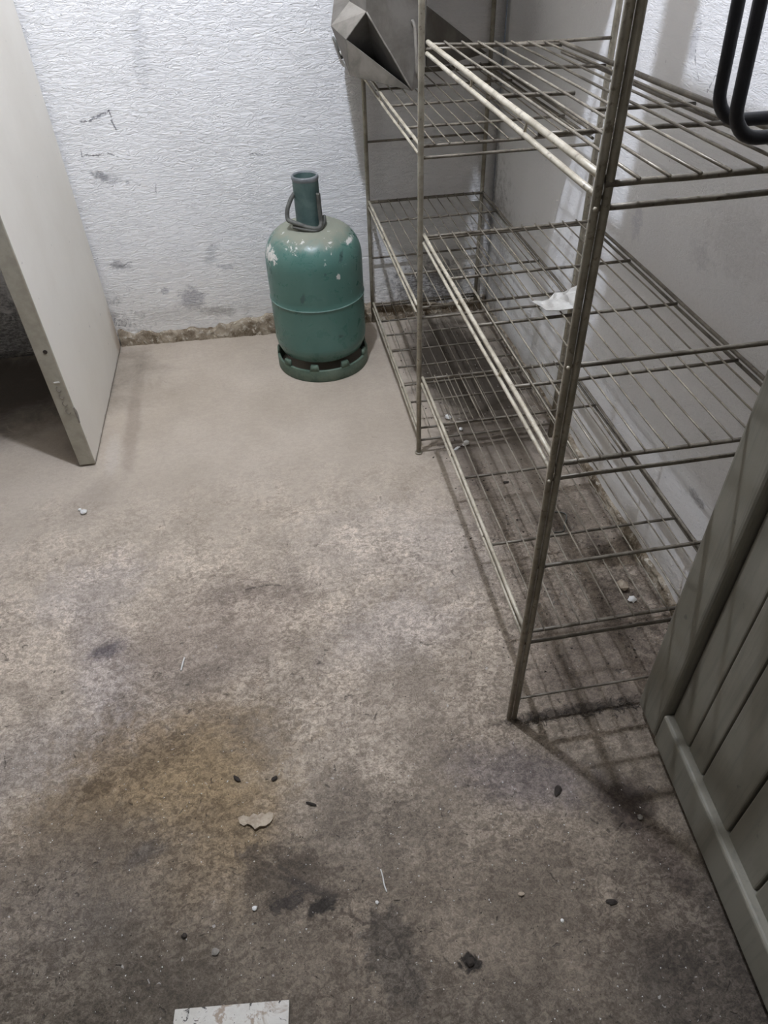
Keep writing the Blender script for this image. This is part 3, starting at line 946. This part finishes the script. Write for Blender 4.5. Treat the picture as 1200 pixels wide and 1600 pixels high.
hp = [(-0.040, -0.006, 0.560), (-0.052, -0.014, 0.548), (-0.066, -0.026, 0.524), (-0.069, -0.036, 0.500), (-0.060, -0.044, 0.494), (-0.040, -0.054, 0.488),
      (-0.018, -0.060, 0.480), (0.006, -0.064, 0.474), (0.020, -0.062, 0.474), (0.028, -0.052, 0.482), (0.0285, -0.044, 0.492), (0.0275, -0.0405, 0.540), (0.0275, -0.0395, 0.566)]
V, F = tube(smooth_path(hp, 5), 0.0066, 10)
link('carrying_handle', mesh_from('carrying_handle', V, F, True), M['handle'], bot)
V, F = tube(smooth_path([(-0.056, -0.044, 0.4790), (-0.03, -0.058, 0.4745), (0.0, -0.066, 0.469), (0.018, -0.064, 0.470), (0.03, -0.052, 0.474), (0.040, -0.028, 0.478), (0.042, -0.01, 0.49)], 5), 0.006, 8)
link('guard_foot_loop', mesh_from('guard_foot_loop', V, F, True), M['handle'], bot)

# ------------------------------------------------------------------ sheet metal scuttle on the far upper shelf
sc = empty('metal_scuttle', (0.42, 2.2, 0.826))
tag(sc, 'dull grey sheet-metal scuttle with a dark open corner on the far upper shelf', 'metal container')


def scv(d):
    return {k: Vector(v) - Vector((0.42, 2.2, 0.826)) for k, v in d.items()}


SV = scv(dict(P1=(0.312, 2.10, 1.001), P2=(0.262, 2.13, 0.942), Q=(0.270, 2.15, 0.858), P3=(0.424, 2.085, 0.8265), R=(0.458, 2.10, 0.838),
              a=(0.232, 2.19, 0.965), b=(0.286, 2.21, 1.012), T1=(0.318, 2.095, 1.16), T2=(0.470, 2.10, 1.16),
              B1=(0.300, 2.38, 1.16), B2=(0.50, 2.38, 1.16), B3=(0.48, 2.36, 0.8265), B4=(0.36, 2.36, 0.8265), B5=(0.262, 2.36, 0.93),
              I=(0.347, 2.20, 0.872), T3=(0.49, 2.22, 1.16), R2=(0.485, 2.22, 0.8265), W1=(0.478, 2.19, 1.000), W2=(0.700, 2.345, 0.856), W3=(0.560, 2.26, 0.850), W4=(0.486, 2.19, 0.860)))


def scpart(name, names, faces, mat, parent=None, solid=0.0022):
    V = [SV[k] for k in names]
    F = [tuple(names.index(k) for k in f) for f in faces]
    me = mesh_from(name, V, F)
    o = link(name, me, mat, parent or sc)
    if solid:
        m = o.modifiers.new('thickness', 'SOLIDIFY')
        m.thickness = solid
        m.offset = 0
    return o


scpart('shell', ['P1', 'T1', 'T2', 'R', 'P3', 'T3', 'R2', 'B2', 'B3', 'B4', 'B1', 'B5', 'Q', 'P2', 'b', 'a'],
       [('P1', 'P3', 'R', 'T2', 'T1'), ('R', 'R2', 'T3', 'T2'), ('R2', 'B3', 'B2', 'T3'), ('B3', 'B4', 'B5', 'B1', 'B2'),
        ('P3', 'Q', 'B4', 'B3', 'R2', 'R'), ('Q', 'B5', 'B4'), ('Q', 'P2', 'a', 'B5'), ('a', 'b', 'B1', 'B5'), ('b', 'P1', 'T1', 'B1')], M['scuttle'])
scpart('front_lip', ['P2', 'Q', 'P3'], [('P2', 'Q', 'P3')], M['scuttle_pale'])
scpart('flange', ['a', 'b', 'P1', 'P2'], [('a', 'P2', 'P1', 'b')], M['scuttle_pale'])
scpart('shade_wing', ['W1', 'W2', 'W3', 'W4'], [('W1', 'W4', 'W3', 'W2')], M['scuttle'], None, 0.004)  # sheet added to draw the dark triangle of the scuttle's shadow
scpart('inner_lining', ['P1', 'P2', 'P3', 'I'], [('P1', 'P2', 'I'), ('P2', 'P3', 'I'), ('P3', 'P1', 'I')], M['scuttle_in'])
edge = [SV['P1'].lerp(SV['P3'], t / 10) + Vector((0.0015 * mn.noise((t * 1.9, 0, 0)), -0.001, 0.0015 * mn.noise((t * 1.9, 5, 0)))) for t in range(11)]
V, F = tube(edge, 0.0024, 6)
link('rolled_edge', mesh_from('rolled_edge', V, F, True), M['scuttle_pale'], sc)
# riveted strap handle on the right-hand face
g0 = Vector((0.434, 2.092, 0.925)) - sc.location
V, F = tube(smooth_path([(0.425, 2.086, 0.980), (0.430, 2.078, 0.965), (0.433, 2.073, 0.920), (0.436, 2.074, 0.872), (0.440, 2.084, 0.858)], 5), 0.0045, 8)
V = [v - Vector(sc.location) for v in V]
link('strap_handle', mesh_from('strap_handle', V, F, True), M['scuttle_pale'], sc)

# bent hook in the wall beside it
V, F = tube(smooth_path([(0.262, 2.452, 0.903), (0.264, 2.436, 0.900), (0.268, 2.430, 0.893), (0.275, 2.430, 0.872), (0.281, 2.433, 0.858), (0.284, 2.44, 0.852)], 5), 0.0036, 8)
hk = link('wall_hook', mesh_from('wall_hook', V, F, True), M['handle'])
tag(hk, 'small bent metal hook in the white wall left of the grey scuttle', 'hook')
V, F = tube([(0.279, 2.428, 0.872), (0.283, 2.4285, 0.861)], 0.0035, 6)
link('paint_blob', mesh_from('paint_blob', V, F, True), M['white_bit'], hk)

# ------------------------------------------------------------------ black tube frame on the near upper shelf
tf = empty('black_tube_frame', (0.62, 0.82, 1.017))
tag(tf, 'black tubular steel frame with rounded corners on the near upper shelf', 'tube frame')


def uloop(x0, x1, y, ztop, rad):
    zb = 0.0085
    P = [(x0, y, ztop)]
    P += [(x0, y, zb + rad)]
    for k in range(1, 7):
        a = PI + k / 6 * PI / 2
        P.append((x0 + rad + rad * math.cos(a), y, zb + rad + rad * math.sin(a)))
    for k in range(0, 7):
        a = 1.5 * PI + k / 6 * PI / 2
        P.append((x1 - rad + rad * math.cos(a), y, zb + rad + rad * math.sin(a)))
    P.append((x1, y, ztop))
    return P


for y, x0 in ((0.018, -0.088), (-0.054, -0.109)):
    V, F = tube([Vector((p[0] - 0.07 * p[2], p[1], p[2])) for p in uloop(x0, x0 + 0.215, y, 0.33, 0.032)], 0.0074, 12)
    link('tube_loop', mesh_from('tube_loop', V, F, True), M['black'], tf)
for d in (0.0, 0.215):
    V, F = tube([(-0.088 - 0.07 * 0.30 + d, 0.018, 0.30), (-0.109 - 0.07 * 0.30 + d, -0.054, 0.30)], 0.006, 10)
    link('tie_bar', mesh_from('tie_bar', V, F, True), M['black'], tf)


# ------------------------------------------------------------------ loose small things
def sheet(name, outline, z, th, mat, bumpy=0.0, sd=0, loc=None):
    """a torn flat scrap with thickness from an outline, raised unevenly"""
    c = sum((Vector((x, y, 0)) for x, y in outline), Vector()) / len(outline)
    n = len(outline)
    V, F = [], []
    rings = (1.0, 0.66, 0.33)
    for side in (0, 1):
        for s in rings:
            for x, y in outline:
                px, py = (x - c.x) * s, (y - c.y) * s
                h = bumpy * (0.5 + mn.noise(((px + c.x) * 40 + sd, (py + c.y) * 40, 1.0)))
                V.append(Vector((px, py, max(0, h) + (th if side else 0))))
        V.append(Vector((0, 0, bumpy * 0.8 + (th if side else 0))))
    m = n * len(rings) + 1
    for side in (0, 1):
        o = side * m
        for q in range(len(rings) - 1):
            for k in range(n):
                l = (k + 1) % n
                f = (o + q * n + k, o + q * n + l, o + (q + 1) * n + l, o + (q + 1) * n + k)
                F.append(f if side else tuple(reversed(f)))
        for k in range(n):
            l = (k + 1) % n
            f = (o + (len(rings) - 1) * n + k, o + (len(rings) - 1) * n + l, o + m - 1)
            F.append(f if side else tuple(reversed(f)))
    for k in range(n):
        l = (k + 1) % n
        F.append((k, l, m + l, m + k))
    return link(name, mesh_from(name, V, F, False), mat, None, (c.x, c.y, z))


o = sheet('plastic_scrap', [(0.463, 1.166), (0.468, 1.150), (0.474, 1.146), (0.478, 1.128), (0.500, 1.124), (0.530, 1.120), (0.560, 1.126), (0.566, 1.150),
                            (0.580, 1.180), (0.578, 1.212), (0.555, 1.205), (0.535, 1.190), (0.515, 1.187), (0.500, 1.172), (0.485, 1.170), (0.472, 1.172)], 0.6495, 0.0012, M['plastic'], 0.010, 3)
tag(o, 'torn pale plastic scrap lying on the near middle shelf beside the post', 'plastic scrap')

# white panel cut off by the lower edge of the picture
u = Vector((0.170, -0.0245, 0)).normalized()
tl = link('stained_tile', bevbox('stained_tile', 0.0, 0.1705, -0.15, 0.0, 0.0, 0.007, 0.0012, 2), M['tile'], None, (-0.2938, 0.3325, 0.0005))
tl.rotation_euler = (0, 0, math.atan2(u.y, u.x) * 0.75)
tag(tl, 'dirty white rectangular tile with brown spots flat on the floor', 'tile')


def lump(name, loc, size, mat, sd, label, cat, squash=0.6, sub=2, stretch=(1, 1)):
    bm = bmesh.new()
    bmesh.ops.create_icosphere(bm, subdivisions=sub, radius=1.0)
    for v in bm.verts:
        k = 1 + 0.42 * mn.noise(v.co * 1.5 + Vector((sd * 3.7, sd, 0)))
        v.co = Vector((v.co.x * k * stretch[0], v.co.y * k * stretch[1], v.co.z * k * squash)) * size
    zmin = min(v.co.z for v in bm.verts)
    for v in bm.verts:
        v.co.z -= zmin
    me = bpy.data.meshes.new(name)
    bm.to_mesh(me)
    bm.free()
    o = link(name, me, mat, None, loc)
    o.rotation_euler = (0, 0, sd * 1.3)
    return tag(o, label, cat)


lump('white_crumb', (0.468, 1.748, 0.0), 0.010, M['white_bit'], 1, 'white crumb under the rack, farthest of four near the far post', 'crumb', 0.7)
lump('white_crumb', (0.492, 1.682, 0.0), 0.0065, M['white_bit'], 2, 'white crumb under the rack, farthest right of four near the far post', 'crumb', 0.7)
lump('white_crumb', (0.488, 1.607, 0.0), 0.011, M['white_bit'], 3, 'largest round white crumb in dark dirt under the rack by the far post', 'crumb', 0.6, 2, (1.2, 0.8))
lump('white_crumb', (0.458, 1.592, 0.0), 0.008, M['white_bit'], 4, 'narrow pale crumb under the rack, nearest the far post', 'crumb', 0.5, 2, (0.6, 1.4))
lump('stone_chip', (0.702, 0.992, 0.0), 0.017, M['tan_bit'], 5, 'angular tan stone chip on the floor under the near bottom shelf', 'stone', 0.6, 1)
lump('white_crumb', (0.708, 0.952, 0.0), 0.009, M['white_bit'], 6, 'small pale crumb beside the angular stone chip under the near shelf', 'crumb', 0.6)
lump('white_crumb', (-0.592, 1.522, 0.0), 0.009, M['white_bit'], 7, 'white plaster crumb on the floor in front of the cream door', 'crumb', 0.6)
lump('white_crumb', (-0.604, 1.536, 0.0), 0.005, M['white_bit'], 8, 'tiny white grain beside the plaster crumb before the cream door', 'crumb', 0.6)
lump('dark_crumb', (-0.197, 0.683, 0.0), 0.0058, M['dark_bit'], 9, 'flat dark crumb on the floor, left above the tan flake', 'crumb', 0.4, 2, (1.5, 0.7))
lump('dark_crumb', (-0.127, 0.671, 0.0), 0.0052, M['dark_bit'], 10, 'dark crumb on the floor, right above the tan flake', 'crumb', 0.4, 2, (1.2, 0.8))
lump('dark_crumb', (-0.064, 0.610, 0.0), 0.006, M['dark_bit'], 11.7, 'upright dark splinter on the floor right of the tan flake', 'splinter', 0.35, 2, (1.9, 0.5))
lump('dark_crumb', (0.403, 0.357, 0.0), 0.0066, M['dark_bit'], 12, 'dark oval pellet on the floor left of the plank door', 'crumb', 0.3, 2, (1.5, 0.7))
lump('pale_pebble', (0.508, 0.478, 0.0), 0.0050, M['grey_bit'], 13, 'pale pebble in the dark stain beside the plank door', 'pebble', 0.7)
lump('dark_chip', (0.383, 0.552, 0.0), 0.0085, M['dark_bit'], 14, 'dark flat chip on the floor below the near post, in the bluish patch', 'chip', 0.25, 2, (0.7, 1.4))
lump('black_lump', (0.155, 0.315, 0.0), 0.0065, M['dark_bit'], 15, 'black lump on the floor near the lower edge, right of centre', 'lump', 0.5)
lump('white_crumb', (0.027, 0.425, 0.0), 0.003, M['white_bit'], 16, 'tiny white crumb below the white straw', 'crumb', 0.6)
lump('white_crumb', (-0.172, 0.452, 0.0), 0.0042, M['white_bit'], 17, 'small white crumb at the left end of the dark oily stain', 'crumb', 0.6)
lump('pale_pebble', (0.262, 0.395, 0.0), 0.0042, M['tan_bit'], 18, 'oval tan pebble on the floor between straw and plank door', 'pebble', 0.6, 2, (0.8, 1.3))
lump('white_crumb', (0.315, 0.345, 0.0), 0.0030, M['white_bit'], 19, 'small whitish crumb left below the dark oval pellet', 'crumb', 0.6)
lump('white_crumb', (-0.235, 0.40, 0.0), 0.0058, M['grey_bit'], 20, 'grey-white crumb on the floor above the white panel', 'crumb', 0.4)
lump('dark_crumb', (-0.285, 0.432, 0.0), 0.0045, M['dark_bit'], 22, 'dark crumb on the floor left above the white panel', 'crumb', 0.5)
lump('dark_crumb', (0.551, 1.415, 0.0), 0.006, M['dark_bit'], 23, 'black crumb under the rack between the two posts', 'crumb', 0.5, 2, (0.7, 1.4))

fl2 = sheet('tan_flake', [(-0.196, 0.607), (-0.193, 0.597), (-0.186, 0.591), (-0.179, 0.593), (-0.172, 0.588), (-0.166, 0.580), (-0.158, 0.584), (-0.148, 0.583), (-0.139, 0.588), (-0.134, 0.595), (-0.133, 0.604), (-0.140, 0.607), (-0.146, 0.603), (-0.153, 0.608), (-0.160, 0.604), (-0.168, 0.609), (-0.176, 0.604), (-0.186, 0.610)], 0.0004, 0.0035, M['tan_bit'], 0.004, 8)
tag(fl2, 'curled tan flake of plaster lying on the stained floor', 'flake')
V, F = tube(smooth_path([(0.0415, 0.475, 0.002), (0.0430, 0.462, 0.004), (0.0432, 0.450, 0.003), (0.0455, 0.438, 0.002)], 4), 0.0011, 6)
tag(link('white_straw', mesh_from('white_straw', V, F, True), M['white_bit']), 'thin white straw on the bare floor right of the oily stain', 'straw')
V, F = tube(smooth_path([(-0.305, 0.985, 0.002), (-0.308, 0.968, 0.004), (-0.311, 0.952, 0.002)], 4), 0.0018, 6)
tag(link('pale_splinter', mesh_from('pale_splinter', V, F, True), M['white_bit']), 'small pale splinter on the floor left of centre', 'splinter')
V, F = tube(smooth_path([(0.615, 1.262, 0.002), (0.632, 1.272, 0.003), (0.655, 1.268, 0.003), (0.664, 1.252, 0.004), (0.648, 1.222, 0.003), (0.636, 1.200, 0.002), (0.612, 1.200, 0.002)], 5), 0.0018, 6)
tag(link('wire_loop', mesh_from('wire_loop', V, F, True), M['handle']), 'bent dark wire loop lying on the floor under the rack', 'wire')


# loose grit, lint along the rack foot: nobody could count it
def bits(name, pts, mat, label, cat, smin, smax, hair=False, mat2=None, share=0.4):
    V, F, mi = [], [], []
    for p in pts:
        s = random.uniform(smin, smax)
        a = random.uniform(0, 2 * PI)
        if hair:
            L = s * random.uniform(3, 8)
            d = Vector((math.cos(a), math.sin(a), random.uniform(-0.1, 0.5))) * L
            q = Vector((math.cos(a + 1.3), math.sin(a + 1.3), 0.2)) * L * 0.5
            t = tube([p + Vector((0, 0, 0.001)), p + d * 0.5 + q * 0.4 + Vector((0, 0, 0.001)), p + d + Vector((0, 0, 0.001))], 0.0006, 3)
        else:
            ax = [Vector((math.cos(a + k * 2.094), math.sin(a + k * 2.094), 0)) * s * random.uniform(0.6, 1.3) for k in range(3)]
            t = ([p + x for x in ax] + [p + Vector((0, 0, s * random.uniform(0.5, 0.9)))], [(0, 1, 3), (1, 2, 3), (2, 0, 3), (2, 1, 0)])
        o = len(V)
        V += t[0]
        F += [tuple(i + o for i in f) for f in t[1]]
        mi += [1 if (mat2 and random.random() < share) else 0] * len(t[1])
    ob = link(name, mesh_from(name, V, F), mat)
    if mat2:
        ob.data.materials.append(mat2)
        ob.data.polygons.foreach_set('material_index', mi)
    return tag(ob, label, cat, kind='stuff')


P = [Vector((random.uniform(-0.7, 0.53), abs(random.gauss(0.30, 0.33)) + 0.12, 0)) for _ in range(1500)]
P = [p for p in P if not (-0.31 < p.x < -0.1 and p.y < 0.345) and (p.x < 0.33 or p.y < 0.66)]
bits('floor_grit', P, M['white_bit'], 'fine pale and dark grit scattered over the worn front of the floor', 'grit', 0.0006, 0.0018, mat2=M['dark_bit'], share=0.55)
P = [Vector((random.uniform(0.38, 0.76), random.uniform(0.75, 2.35), 0)) for _ in range(640)]
bits('dirt_crumbs', P, M['dark_bit'], 'dark dirt crumbs and pale chips on the floor under the rack', 'dirt', 0.0012, 0.0038, mat2=M['grey_bit'], share=0.3)
P = []
for _ in range(110):
    c = random.choice((0.375, 0.40, 0.46, 0.50, 0.515, 0.56, 0.575, 0.575))
    P.append(Vector((c + random.gauss(0, 0.014), 0.697 + random.gauss(0, 0.006), 0)))
bits('lint', P, M['dark_bit'], 'dark lint and hair caught along the near foot of the rack', 'lint', 0.0016, 0.0030, True)
